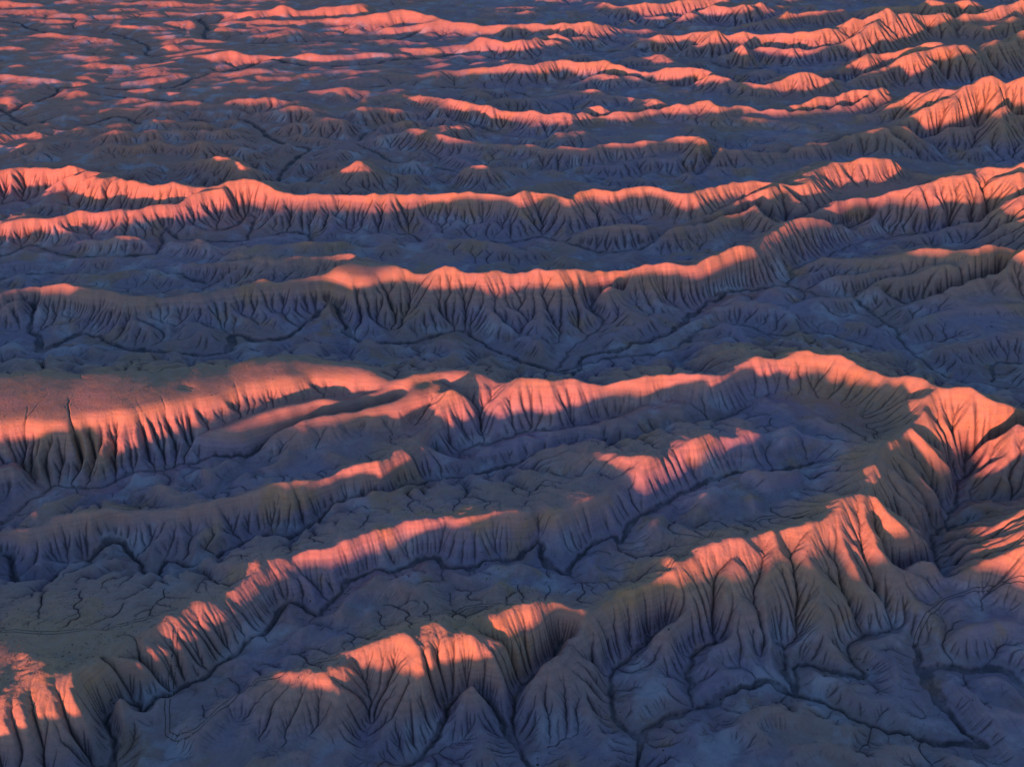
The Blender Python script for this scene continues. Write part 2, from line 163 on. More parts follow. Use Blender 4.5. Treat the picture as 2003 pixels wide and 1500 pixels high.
# wash: width m, depth m, points in photo pixels (on the valley floor)
WASHES = [
 (2.4,2.2,[(-120,1130,0),(0,1105,0.1),(25,1112,0.1),(35,1145,0.2),(65,1152,0.2),(100,1145,0.2),(120,1125,0.3),(165,1107,0.4),(210,1085,0.4),(240,1075,0.5),(265,1095,0.5),(280,1125,0.6),(310,1130,0.6),(330,1102,0.7),(375,1117,0.7),(425,1100,0.8),(465,1080,0.8),(500,1057,0.9),(550,1062,0.9),(600,1045,1),(625,1025,1),(680,1000,1.3),(760,985,1.7),(800,965,2),(860,945,2.3),(960,925,2.7),(1040,905,3),(1120,880,3.8),(1180,880,4.6)]),
 (2.2,2.0,[(215,1560,0),(225,1475,0),(220,1425,0),(275,1390,0),(280,1410,0),(320,1375,0.6),(380,1345,1.1),(435,1305,1.7),(490,1265,2.3),(530,1230,2.9),(565,1185,3.4),(620,1205,4),(655,1170,4.5),(725,1125,5),(760,1117,5.5),(800,1110,6),(840,1090,6.2),(875,1110,6.4),(915,1115,6.6),(950,1100,6.8),(1000,1097,7),(1050,1078,7.2),(1070,1095,7.3),(1075,1110,7.5),(1115,1125,7.8),(1120,1100,8),(1190,1050,9),(1215,1065,10),(1235,1025,11),(1300,985,12.1),(1360,955,13.2),(1400,936,14.3),(1450,922,15.4),(1500,922,16.5),(1590,905,16.5)]),
 (2.6,2.2,[(1270,1560),(1250,1450),(1300,1410),(1400,1370),(1480,1346),(1530,1352),(1600,1377),(1700,1420),(1800,1447),(1920,1468)]),
 (2.8,2.2,[(1920,1468),(1850,1392),(1815,1342),(1795,1290),(1788,1265)]),
 (2.4,2.0,[(1830,1300),(1900,1312),(1950,1312),(2003,1345),(2080,1400)]),
 (1.8,1.6,[(1820,1340),(1815,1310),(1830,1300)]),
 (1.6,1.5,[(1260,1450),(1215,1420),(1200,1380),(1195,1350),(1205,1315),(1230,1295),(1260,1270),(1300,1250)]),
 (1.4,1.5,[(1355,1385),(1350,1340),(1345,1300),(1400,1265)]),
 (1.6,1.5,[(1558,1355),(1535,1320),(1530,1270)]),
 (1.4,1.5,[(1555,1355),(1560,1300),(1640,1325),(1690,1322),(1650,1285),(1680,1255),(1740,1240)]),
 (1.4,1.5,[(1745,1150),(1800,1128),(1838,1127),(1820,1070),(1840,1040),(1870,1030)]),
 (2.2,1.8,[(780,1560),(800,1500),(850,1465),(880,1405),(920,1390),(965,1405),(1000,1440),(1040,1510),(1060,1560)]),
 (1.2,1.2,[(1060,1560),(1000,1400),(1050,1340),(1100,1290)]),
 (1.4,1.4,[(0,1030),(30,1005),(60,985),(110,955),(200,955),(240,935),(300,925),(400,905),(480,905),(520,890),(580,870),(700,850),(780,835)]),
 (1.4,1.3,[(860,900,2),(890,895,3.2),(930,870,4.3),(970,865,5.5),(1030,845,6.7),(1110,840,7.8),(1200,815,9)]),
 (1.3,1.3,[(1180,880,7),(1240,870,8.8),(1300,845,10.5),(1360,835,12.2),(1440,812,11)]),
 (1.5,1.6,[(1870,1000),(1880,930),(1930,925),(1990,915),(2080,905)]),
 (1.5,1.6,[(1870,1000),(1850,1020),(1862,1050)]),
 (3.6,2.6,[(75,688),(78,665),(60,640),(65,610),(20,620),(-60,640)]),
 (3.6,2.6,[(75,688),(110,675),(150,655),(180,655),(240,680),(330,690),(440,692),(455,655),(500,665),(560,660),(590,640),(620,620),(650,612),(670,625),(680,655),(720,670),(790,672),(850,660),(900,648),(930,665),(980,690),(1040,715),(1085,730),(1130,732),(1135,705),(1160,695),(1210,688),(1270,670),(1310,655),(1340,630),(1380,600),(1420,580),(1480,568),(1540,562)]),
 (2.0,1.6,[(1540,562),(1600,580),(1680,600),(1740,640),(1770,680),(1850,740),(1960,760)]),
 (2.0,1.6,[(1940,750),(1950,710),(2003,715)]),
 (1.8,1.5,[(1540,562),(1555,530),(1600,510),(1700,470),(1800,462),(1900,470)]),
 (1.8,1.5,[(1640,592),(1700,585),(1790,600),(1870,592),(1950,570)]),
 (1.8,1.5,[(1100,725),(1200,700),(1300,690),(1380,650),(1450,640),(1530,660),(1600,650),(1700,680)]),
 (1.5,1.4,[(1090,725),(1120,680),(1180,640),(1150,615),(1210,600)]),
 (2.4,1.8,[(-60,560),(30,540),(100,535),(200,545),(300,540),(400,555)]),
 (2.6,2.0,[(310,500),(325,455),(350,468),(420,472),(480,470),(485,460),(500,435),(480,430),(450,448),(420,452)]),
 (2.6,2.0,[(480,470),(520,465),(560,455),(600,460),(620,480),(700,470),(800,460),(830,478),(900,475),(1000,475),(1060,465),(1090,478)]),
 (2.4,2.0,[(-60,465),(0,500),(60,480),(130,500),(220,505),(300,500)]),
 (2.8,2.2,[(0,400),(100,385),(180,380),(300,372)]),
 (2.8,2.2,[(1090,478),(1200,500),(1330,475),(1420,460),(1480,440),(1510,470),(1560,470),(1620,460),(1700,440)]),
 (3.5,3.2,[(545,360),(550,340),(575,315),(605,292),(565,285),(530,270),(505,250),(475,235),(425,240),(375,235),(325,245),(280,245),(235,230),(175,245)]),
 (3.0,2.2,[(605,292),(660,290),(700,288),(740,300),(770,318),(860,330),(900,340)]),
 (3.0,2.2,[(600,355),(620,345),(660,345),(760,350),(800,350),(830,350),(870,362),(900,355),(960,345),(1000,340),(1120,345),(1200,352),(1320,355),(1380,335),(1410,315),(1500,325),(1600,310),(1690,285),(1720,300),(1800,320),(1860,325)]),
 (3.0,2.4,[(700,278),(720,260),(780,245),(830,240),(900,245),(960,260)]),
 (4.0,3.2,[(-60,250),(100,190),(120,175),(225,178),(325,175),(375,160),(425,145),(475,135),(525,125),(600,131),(700,129),(800,118),(950,115),(1050,130)]),
 (4.0,3.2,[(230,190),(280,195),(350,200),(425,208),(480,202),(520,190),(600,180),(750,170),(850,172),(950,175),(1010,180),(1060,200)]),
 (3.4,2.6,[(960,230),(1060,245),(1200,250),(1330,235),(1450,240),(1560,245),(1680,230)]),
 (4.5,3.5,[(-40,40),(30,45),(60,58),(110,66),(210,66),(240,72),(290,92),(285,108),(330,112)]),
 (4.5,3.0,[(390,40),(405,55),(400,75),(450,85),(560,85),(640,82),(760,80),(820,70)]),
 (3.8,2.8,[(1100,160),(1200,165),(1300,178),(1400,180),(1500,188),(1580,180),(1640,165)]),
 (3.8,2.8,[(1000,100),(1120,100),(1250,105),(1350,118),(1440,135),(1540,132)]),
 (3.8,2.8,[(1750,290),(1850,285),(1920,278),(2003,270)]),
 (4.0,3.0,[(1230,50),(1280,58),(1350,45),(1430,55)]),
 (3.5,2.6,[(0,215),(60,250),(110,235),(180,230)]),
]

# ------------------------------------------------------------------ the terrain's log-polar grid (fine near, coarse far)
TH0, TH1, R0, R1 = math.radians(-47), math.radians(42), 195.0, 2150.0
rng = np.random.default_rng(7)
class Grid: pass
def grid(step):
    g = Grid(); g.nt = int(round((TH1 - TH0) / step)) + 1; g.nr = int(round(math.log(R1 / R0) / step)) + 1
    g.th = np.linspace(TH0, TH1, g.nt); g.lr = np.linspace(0, math.log(R1 / R0), g.nr)
    g.r = R0 * np.exp(g.lr)
    g.X = (g.r[:, None] * np.sin(g.th)[None, :]); g.Y = (g.r[:, None] * np.cos(g.th)[None, :])
    g.dx = (g.r * (g.th[1] - g.th[0]))[:, None] * np.ones((1, g.nt))
    return g
def upsample(a, g0, g1):                              # bilinear then light smoothing
    fi = np.interp(g1.lr, g0.lr, np.arange(g0.nr)); fj = np.interp(g1.th, g0.th, np.arange(g0.nt))
    i0 = np.minimum(fi.astype(int), g0.nr - 2); j0 = np.minimum(fj.astype(int), g0.nt - 2)
    u = (fi - i0)[:, None]; v = (fj - j0)[None, :]
    rows = a[i0] * (1 - u) + a[i0 + 1] * u
    return rows[:, j0] * (1 - v) + rows[:, j0 + 1] * v
def vnoise(X, Y, s, seed):                            # smooth gradient noise, about -1..1, feature size s metres
    x = X / s; y = Y / s
    xi = np.floor(x).astype(np.int64); yi = np.floor(y).astype(np.int64); fx = x - xi; fy = y - yi
    tab = np.random.default_rng(seed).random(4096) * 2 * math.pi
    cs, sn = np.cos(tab), np.sin(tab)
    def gr(a, b, dx, dy):
        k = (a * 73856093 ^ b * 19349663) & 4095
        return cs[k] * dx + sn[k] * dy
    ux = fx * fx * fx * (fx * (fx * 6 - 15) + 10); uy = fy * fy * fy * (fy * (fy * 6 - 15) + 10)
    a = gr(xi, yi, fx, fy); b = gr(xi + 1, yi, fx - 1, fy); c = gr(xi, yi + 1, fx, fy - 1); d = gr(xi + 1, yi + 1, fx - 1, fy - 1)
    return ((a + (b - a) * ux) * (1 - uy) + (c + (d - c) * ux) * uy) * 1.5
def fbm(X, Y, s, seed, n=4, gain=.5):
    o = 0; a = 1
    for k in range(n): o = o + a * vnoise(X, Y, s / 2.03 ** k, seed + k); a *= gain
    return o
def sstep(a, b, x):
    t = np.clip((x - a) / (b - a), 0, 1); return t * t * (3 - 2 * t)
def window(g, x0, x1, y0, y1):                        # index window of the grid that covers a world box
    xs = np.array([x0, x1, x0, x1]); ys = np.array([y0, y0, y1, y1])
    rr = np.hypot(xs, ys); tt = np.arctan2(xs, np.maximum(ys, 1))
    rmin = max(min(rr.min(), max(y0, 1)), 1)
    i0 = np.searchsorted(g.r, rmin) - 1; i1 = np.searchsorted(g.r, rr.max()) + 1
    j0 = np.searchsorted(g.th, tt.min()) - 1; j1 = np.searchsorted(g.th, tt.max()) + 1
    i0 = max(i0, 0); j0 = max(j0, 0)
    if i0 >= g.nr or j0 >= g.nt or i1 <= 0 or j1 <= 0: return None
    return slice(i0, min(i1, g.nr)), slice(j0, min(j1, g.nt))
def catmull(P, n=4):
    P = np.array(P, float); Q = np.vstack([2 * P[0] - P[1], P, 2 * P[-1] - P[-2]]); out = []
    for i in range(1, len(Q) - 2):
        for k in range(n):
            t = k / n; a, b, c, d = Q[i - 1], Q[i], Q[i + 1], Q[i + 2]
            out.append(.5 * (2 * b + (c - a) * t + (2 * a - 5 * b + 4 * c - d) * t * t + (3 * b - a - 3 * c + d) * t ** 3))
    out.append(Q[-2]); return np.array(out)
def line_world(pts, z=None, n=4):
    q = []
    for p in pts:
        zz = p[2] if z is None else z
        q.append(ground(p[0], p[1], zz) + ((zz, p[3]) if z is None else ()))
    return catmull(q, n)

def build_base(g):
    XW = g.X + 2.8 * fbm(g.X, g.Y, 20, 11, 4); YW = g.Y + 2.8 * fbm(g.X, g.Y, 22, 31, 3)
    # distance to nearest wash
    dw = np.full(g.X.shape, 80.0)
    wash = np.zeros(g.X.shape); wgt = np.full(g.X.shape, 0.03); wzs = np.zeros(g.X.shape)
    XM = g.X + 2.0 * fbm(g.X, g.Y, 11, 51, 4) ; YM = g.Y + 2.0 * fbm(g.X, g.Y, 9, 71, 3)
    WV = np.clip(1 + 1.3 * vnoise(g.X, g.Y, 24, 91), .35, 2.2)
    for wd, dp, pts in WASHES:
        wd *= .55; dp *= .8
        L = line_world([(p[0], p[1], p[2] if len(p) > 2 else 0.0, 0) for p in pts])
        for a, b in zip(L[:-1], L[1:]):
            R = 80
            win = window(g, min(a[0], b[0]) - R, max(a[0], b[0]) + R, min(a[1], b[1]) - R, max(a[1], b[1]) + R)
            if win is None: continue
            x = XM[win] - a[0]; y = YM[win] - a[1]; e = b[:2] - a[:2]; l2 = e @ e + 1e-9
            t = np.clip((x * e[0] + y * e[1]) / l2, 0, 1)
            d = np.hypot(x - t * e[0], y - t * e[1])
            wt = np.exp(-d / 9.0); wgt[win] += wt; wzs[win] += wt * (a[2] + (b[2] - a[2]) * t)
            dw[win] = np.minimum(dw[win], d)
            wash[win] = np.maximum(wash[win], dp * (1 - sstep(wd * .45 * WV[win], wd * .45 * WV[win] + .7 + g.dx[win] * .7, d)))
    far = sstep(500, 1500, np.hypot(g.X, g.Y))
    lobn = np.abs(vnoise(XW, YW, 24, 131) + .3 * vnoise(g.X, g.Y, 10, 132)); lobf = np.abs(vnoise(XW * .4, YW * 1.2, 42, 135) + .35 * vnoise(XW, YW, 22, 136))
    q = sstep(420, 700, np.hypot(g.X, g.Y)); lob = lobn * 1.35 * (1 - q) + lobf * (1.6 - .85 * sstep(100, -150, g.X) * sstep(950, 1150, np.hypot(g.X, g.Y))) * q; lob2 = np.abs(vnoise(XW, YW, 12, 141)) * (1 - .6 * q)
    floor = .8 + 0.05 * np.minimum(dw, 45) + (2.0 * fbm(g.X, g.Y, 42, 101, 3) + 9.0 * lob ** .75 + 2.8 * lob2 ** .8) * sstep(0, 14, dw)
    wzs = wzs / wgt
    floor = np.maximum(floor, .4) + wzs
    plat = np.zeros(g.X.shape); ridge = np.full(g.X.shape, -50.0); rid = np.full(g.X.shape, -1, np.int16)
    for k, (key, sf, sb, pts) in enumerate(RIDGES):
        L = line_world(pts)
        seg = np.hypot(*(L[1:, :2] - L[:-1, :2]).T); S = np.concatenate([[0], np.cumsum(seg)])
        rg = np.random.default_rng(1000 + k)
        tabs = [(12.0, rg.standard_normal(400), 1.5), (31.0, rg.standard_normal(300), 5.0), (5.0, rg.standard_normal(900), .3)]
        amp = 1.0 if key[0] in 'RSBX' else .8
        for i in range(len(L) - 1):
            a, b = L[i], L[i + 1]; zt = max(a[2], b[2]); R = zt / min(sf, sb) * 1.35 + max(a[3], b[3]) + 10
            win = window(g, min(a[0], b[0]) - R, max(a[0], b[0]) + R, min(a[1], b[1]) - R, max(a[1], b[1]) + R)
            if win is None: continue
            x = XW[win] - a[0]; y = YW[win] - a[1]; ex, ey = b[0] - a[0], b[1] - a[1]; l2 = ex * ex + ey * ey + 1e-9
            t = np.clip((x * ex + y * ey) / l2, 0, 1)
            ox, oy = x - t * ex, y - t * ey; d = np.hypot(ox, oy) + 1e-6
            front = sstep(-.7, .7, -(oy) / d); sl = sb + (sf - sb) * front
            wd = a[3] + (b[3] - a[3]) * t; z = a[2] + (b[2] - a[2]) * t; z = z * (1 + .065 * np.interp(((S[i] + t * seg[i]) / 14.0) % 150, np.arange(200), tabs[1][1][:200]) * (amp > .8))
            dd = np.maximum(d - wd, 0)
            s = S[i] + t * seg[i] + 1000 + np.where(front > .5, 0, 517)
            ang = np.arctan2(oy, ox)
            s2 = s + np.where((t <= 0) | (t >= 1), ang * 6, 0)
            nz = 0
            for ls, tb, am in tabs:
                v = np.interp((s2 / ls) % (len(tb) - 1), np.arange(len(tb)), tb)
                nz = nz + am * (np.abs(v) * 1.1 - .75)
            nz = nz * (.45 + .9 * np.abs(np.interp((s2 / 47) % 150, np.arange(200), tabs[0][1][:200])))
            rel = np.clip(dd * sl / np.maximum(z, 1), 0, 1.4)
            env = np.sin(np.clip(rel, 0, 1) * math.pi) ** .8 * np.minimum(z / 22, 1.2) * (.35 + .65 * front)
            h = z + np.clip(oy, -wd, wd) * .05 * (wd > 2.5) - 1.3 * (np.minimum(d, wd) / wd) ** 2 * sstep(1.5, 4, wd) - .25 * (d / (d + 2)) - dd * sl * (1.35 - .45 * np.clip(rel, 0, 1)) + env * nz * amp * 1.0
            cur = ridge[win]; m = h > cur
            pw = plat[win]; pv = sstep(2.5, 7, wd) * (1 - sstep(0, 4, dd)); pw[...] = np.where(m, pv, pw)
            cur[m] = h[m]; rr = rid[win]; rr[m] = k
    k = 2.2
    m = np.maximum(floor, ridge)
    h = m + k * np.log(np.exp((floor - m) / k) + np.exp((ridge - m) / k)) - .3
    h = wzs + np.maximum(h - wzs, 0) * sstep(-1, 7, dw) ** .5
    fl = sstep(0, 5, ridge - floor) * (1 - plat)
    h = h + fl * (1.5 * fbm(XW, YW, 13, 171, 3) - .6 * np.abs(fbm(XW, YW, 7, 181, 2)))
    rid = np.where(ridge > floor - 1.0, rid, -1)
    return h, dw, wash, rid, plat, wzs

OFF = [(-1, -1), (-1, 0), (-1, 1), (0, -1), (0, 1), (1, -1), (1, 0), (1, 1)]
def flow(h, g, fixed, jitter):
    nr, ntt = h.shape; N = h.size
    best = np.zeros((nr, ntt), np.float32); rcv = np.arange(N, dtype=np.int64).reshape(nr, ntt).copy()
    idx = np.arange(N, dtype=np.int64).reshape(nr, ntt); h32 = h.astype(np.float32)
    for di, dj in OFF:
        a = slice(max(0, -di), nr - max(0, di)); b = slice(max(0, -dj), ntt - max(0, dj))
        a2 = slice(max(0, di), nr - max(0, -di)); b2 = slice(max(0, dj), ntt - max(0, -dj))
        s = (h32[a, b] - h32[a2, b2]) / (1.41421 if di and dj else 1.0)
        if jitter: s = s * (1 + jitter * rng.random(s.shape, dtype=np.float32))
        m = s > best[a, b]
        best[a, b][m] = s[m]; rcv[a, b][m] = idx[a2, b2][m]
    rcv[fixed] = idx[fixed]
    return rcv.ravel()
def levels(rcv):
    N = rcv.size; me = np.arange(N)
    deg = np.bincount(rcv, minlength=N) - (rcv == me)
    deg = deg.astype(np.int32)
    f = np.flatnonzero(deg == 0); out = []
    while f.size:
        out.append(f)
        f = f[rcv[f] != f]
        t = rcv[f]
        if t.size > 4000:
            deg -= np.bincount(t, minlength=N).astype(np.int32) if t.size > N // 8 else 0
            if t.size <= N // 8: np.subtract.at(deg, t, 1)
            u = np.unique(t) if t.size <= N // 8 else np.flatnonzero(np.bincount(t, minlength=N))
        else:
            np.subtract.at(deg, t, 1); u = np.unique(t)
        f = u[deg[u] == 0]
    return out
def flood(h, fixed):
    """fill closed hollows (priority flood) so that every slope drains to a wash"""
    import heapq
    nr, ntt = h.shape; H = h.ravel().tolist(); done = bytearray(fixed.ravel().astype(np.uint8).tobytes())
    # only start from border-of-fixed cells
    q = [(H[i], i) for i in np.flatnonzero(fixed.ravel())]; heapq.heapify(q)
    offs = [di * ntt + dj for di, dj in OFF]; N = nr * ntt
    pop, push = heapq.heappop, heapq.heappush
    while q:
        v, i = pop(q)
        for o in offs:
            k = i + o
            if 0 <= k < N and not done[k]:
                done[k] = 1
                if H[k] <= v: H[k] = v + 2e-3
                push(q, (H[k], k))
    return np.array(H).reshape(nr, ntt)
def diffuse(h, amt):
    p = np.pad(h, 1, 'edge')
    lap = .2 * (p[:-2, 1:-1] + p[2:, 1:-1] + p[1:-1, :-2] + p[1:-1, 2:]) + .05 * (p[:-2, :-2] + p[2:, 2:] + p[:-2, 2:] + p[2:, :-2]) - h
    return h + amt * lap
def erode(h, g, fixed, iters, kt, dt, soft, jit=.5, m=.5, dofill=0):
    A = None
    for it in range(iters):
        if it < dofill: h = flood(h, fixed)
        rcv = flow(h, g, fixed, jit); lv = levels(rcv)
        area = (g.dx ** 2).ravel().copy()
        for f in lv:
            np.add.at(area, rcv[f[rcv[f] != f]], area[f[rcv[f] != f]]) if f.size < 50000 else area.__iadd__(np.bincount(rcv[f], weights=np.where(rcv[f] != f, area[f], 0), minlength=area.size))
        hf = h.ravel().copy(); dxf = g.dx.ravel()
        F = kt * soft.ravel() * (1 + .8 * (1 - sstep(5, 12, hf))) * np.minimum(area, 4000.0) ** m / dxf / iters
        for f in reversed(lv):
            r = rcv[f]; k = F[f]
            v = (hf[f] + k * hf[r]) / (1 + k)
            hf[f] = np.where(r == f, hf[f], np.minimum(hf[f], v))
        h = hf.reshape(h.shape)
        amt = np.clip(dt * (1 + 2.5 * (soft < .7)) / iters / g.dx ** 2 * 4, 0, .8)
        h = np.where(fixed, h, diffuse(h, amt))
        A = area.reshape(h.shape) if A is None else A * .4 + area.reshape(h.shape) * .6
    return h, A

def edge_mask(g):
    m = np.zeros(g.X.shape, bool); m[0] = m[-1] = True; m[:, 0] = m[:, -1] = True; return m
STEP = globals().get('STEP', 0.0008)
log('grids')
g2 = grid(STEP * 2); g1 = grid(STEP)
h, dw, wash, rid, plat, lev = build_base(g2); nw = sstep(950, 1150, np.hypot(g2.X, g2.Y)) * sstep(150, -150, g2.X)
soft2 = (1 - .85 * plat) * (1 - .5 * nw); log('base', h.shape)
h += .35 * (1 - .8 * plat) * fbm(g2.X, g2.Y, 6, 201, 2) * sstep(2, 10, dw)
fix = edge_mask(g2) | (wash > 1.0)
h, A = erode(h, g2, fix, 12, .60, .65, soft2, dofill=2); log('eroded coarse')
h = diffuse(diffuse(upsample(h, g2, g1), .6), .6); dw1 = upsample(dw, g2, g1); w1 = upsample(wash, g2, g1); soft1 = upsample(soft2, g2, g1)
h += (1 - .85 * upsample(plat, g2, g1)) * (.24 * vnoise(g1.X, g1.Y, 1.5, 301) + .3 * vnoise(g1.X, g1.Y, 4, 302)) * sstep(2, 8, dw1)
fix = edge_mask(g1) | (w1 > 1.0)
h, A = erode(h, g1, fix, 5, .40, .16, soft1, jit=.5); log('eroded fine')
# incised wash beds
h = h - w1 * .8
Z = h

# ------------------------------------------------------------------ surface attributes of the ground sheet
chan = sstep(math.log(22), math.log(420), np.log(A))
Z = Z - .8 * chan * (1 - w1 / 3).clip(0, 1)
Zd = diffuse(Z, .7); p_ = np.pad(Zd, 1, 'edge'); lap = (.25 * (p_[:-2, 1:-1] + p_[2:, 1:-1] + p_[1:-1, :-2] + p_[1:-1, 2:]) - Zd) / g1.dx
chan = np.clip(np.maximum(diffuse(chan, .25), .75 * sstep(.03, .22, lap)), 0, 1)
bed = sstep(.3, 1.2, w1)
rise = Z - upsample(lev, g2, g1)          # height above the local valley level: drives the floor to cap tint

def material():
    m = bpy.data.materials.new('shale'); m.use_nodes = True; nt = m.node_tree; N = nt.nodes; L = nt.links
    b = N['Principled BSDF']; b.inputs['Roughness'].default_value = .95; b.inputs['Specular IOR Level'].default_value = .12
    geo = N.new('ShaderNodeNewGeometry'); sep = N.new('ShaderNodeSeparateXYZ'); L.new(geo.outputs['Position'], sep.inputs[0])
    def noise(s, d=4, vec=None, rough=.55):
        n = N.new('ShaderNodeTexNoise'); n.inputs['Scale'].default_value = s; n.inputs['Detail'].default_value = d; n.inputs['Roughness'].default_value = rough
        L.new(vec or geo.outputs['Position'], n.inputs['Vector']); return n.outputs['Fac']
    def math_(op, a, b_=None, c=None):
        n = N.new('ShaderNodeMath'); n.operation = op
        for i, v in enumerate((a, b_, c)):
            if v is None: continue
            if isinstance(v, (int, float)): n.inputs[i].default_value = v
            else: L.new(v, n.inputs[i])
        return n.outputs[0]
    def rng_(x, a, b_, c=0, d=1):
        n = N.new('ShaderNodeMapRange'); n.interpolation_type = 'SMOOTHSTEP'; L.new(x, n.inputs[0])
        for i, v in enumerate((a, b_, c, d)): n.inputs[i + 1].default_value = v
        return n.outputs[0]
    def mix(f, a, b_, mode='MIX'):
        n = N.new('ShaderNodeMix'); n.data_type = 'RGBA'; n.blend_type = mode
        for i, v in ((0, f), (6, a), (7, b_)):
            if isinstance(v, (int, float)): n.inputs[i].default_value = v
            elif isinstance(v, tuple): n.inputs[i].default_value = v + (1,)
            else: L.new(v, n.inputs[i])
        return n.outputs[2]
    ra = N.new('ShaderNodeAttribute'); ra.attribute_name = 'rise'
    hz = math_('ADD', ra.outputs['Fac'], math_('MULTIPLY', math_('SUBTRACT', noise(.03, 3), .5), 9))
    col = mix(rng_(hz, 5, 14), (.275, .212, .330), (.385, .225, .220))      # grey shale floor, cool valley shade tinted in, to brown-purple flank
    col = mix(rng_(hz, 14, 23), col, (.420, .250, .170))                     # tan sandy cap, warm crest glow put into its colour
    col = mix(rng_(noise(.02, 4), .50, .62, 0, .6), col, (.40, .235, .225))    # dusty rose beds
    col = mix(rng_(noise(.033, 4), .54, .66, 0, .6), col, (.43, .245, .120))   # orange sandy wash-off
    # strata
    st = N.new('ShaderNodeCombineXYZ'); L.new(math_('MULTIPLY', sep.outputs['X'], .004), st.inputs[0]); L.new(math_('MULTIPLY', sep.outputs['Y'], .004), st.inputs[1]); L.new(math_('MULTIPLY', sep.outputs['Z'], .75), st.inputs[2])
    s = noise(1.0, 5, st.outputs[0], .7)
    col = mix(rng_(s, .35, .72, .0, .5), col, (.16, .125, .13))
    col = mix(rng_(noise(.012, 4), .45, .65, 0, .5), col, (.30, .20, .165))  # rusty patches
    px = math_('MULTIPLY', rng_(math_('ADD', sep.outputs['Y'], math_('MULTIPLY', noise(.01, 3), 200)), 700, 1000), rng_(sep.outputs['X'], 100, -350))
    col = mix(math_('MULTIPLY', px, .8), col, (.45, .215, .165))   # warm glow over the north-west flats, painted into the ground colour
    col = mix(rng_(noise(.25, 6, None, .7), .35, .75, 0, .35), col, (.33, .30, .31))
    low = math_('SUBTRACT', 1.0, rng_(hz, 6, 13))
    col = mix(math_('MULTIPLY', low, rng_(noise(.05, 5, None, .6), .50, .68, 0, .75)), col, (.38, .36, .44))   # pale salt and silt crust on the flats
    col = mix(rng_(noise(2.2, 4, None, .7), .52, .72, 0, .4), col, (.12, .095, .10))   # crumbly speckle
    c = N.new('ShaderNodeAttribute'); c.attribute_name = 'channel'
    col = mix(math_('MULTIPLY', c.outputs['Fac'], .85), col, (.035, .032, .045))  # darker along the runnels and in concave grooves
    w_ = N.new('ShaderNodeAttribute'); w_.attribute_name = 'bed'
    col = mix(math_('MULTIPLY', w_.outputs['Fac'], rng_(noise(.12, 5), .35, .65, .25, .85)), col, (.085, .082, .105))
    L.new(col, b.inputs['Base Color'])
    bp = N.new('ShaderNodeBump'); bp.inputs['Strength'].default_value = .75; bp.inputs['Distance'].default_value = .5
    L.new(noise(.9, 7, None, .72), bp.inputs['Height']); L.new(bp.outputs[0], b.inputs['Normal'])
    return m
MAT = material()


def vertex_normals(X, Y, Z):
    P = np.stack([X, Y, Z], -1); du = np.gradient(P, axis=0); dv = np.gradient(P, axis=1)
    n = np.cross(dv, du); n /= np.linalg.norm(n, axis=-1, keepdims=True); n[n[..., 2] < 0] *= -1
    return n.reshape(-1, 3).astype(np.float32)
VN = vertex_normals(g1.X, g1.Y, Z)
idx = np.arange(Z.size, dtype=np.int32).reshape(Z.shape)
QUADS = np.stack([idx[:-1, :-1], idx[:-1, 1:], idx[1:, 1:], idx[1:, :-1]], -1).reshape(-1, 4)
CO = np.stack([g1.X.ravel(), g1.Y.ravel(), Z.ravel()], -1).astype(np.float32)
def piece(name, mask, label, group=None):
    """the faces of the ground sheet under mask, as one object; neighbours share their edge exactly"""
    q = QUADS[mask]
    if not len(q): return
    used = np.zeros(Z.size, bool); used[q.ravel()] = True; vid = np.flatnonzero(used)
    new = np.zeros(Z.size, np.int32); new[vid] = np.arange(len(vid)); q = new[q]
    me = bpy.data.meshes.new(name); me.vertices.add(len(vid)); me.vertices.foreach_set('co', CO[vid].ravel())
    n = len(q); me.loops.add(n * 4); me.loops.foreach_set('vertex_index', q.ravel())
    me.polygons.add(n); me.polygons.foreach_set('loop_start', np.arange(0, n * 4, 4, dtype=np.int32))
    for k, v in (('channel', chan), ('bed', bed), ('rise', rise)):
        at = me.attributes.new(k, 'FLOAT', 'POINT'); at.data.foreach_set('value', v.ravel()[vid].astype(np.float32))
    me.update(); me.polygons.foreach_set('use_smooth', np.ones(n, bool))
    me.normals_split_custom_set_from_vertices(VN[vid])
    me.materials.append(MAT)
    o = bpy.data.objects.new(name, me); SC.collection.objects.link(o); o['kind'] = 'structure'; o['label'] = label
    if group: o['group'] = group
    return o
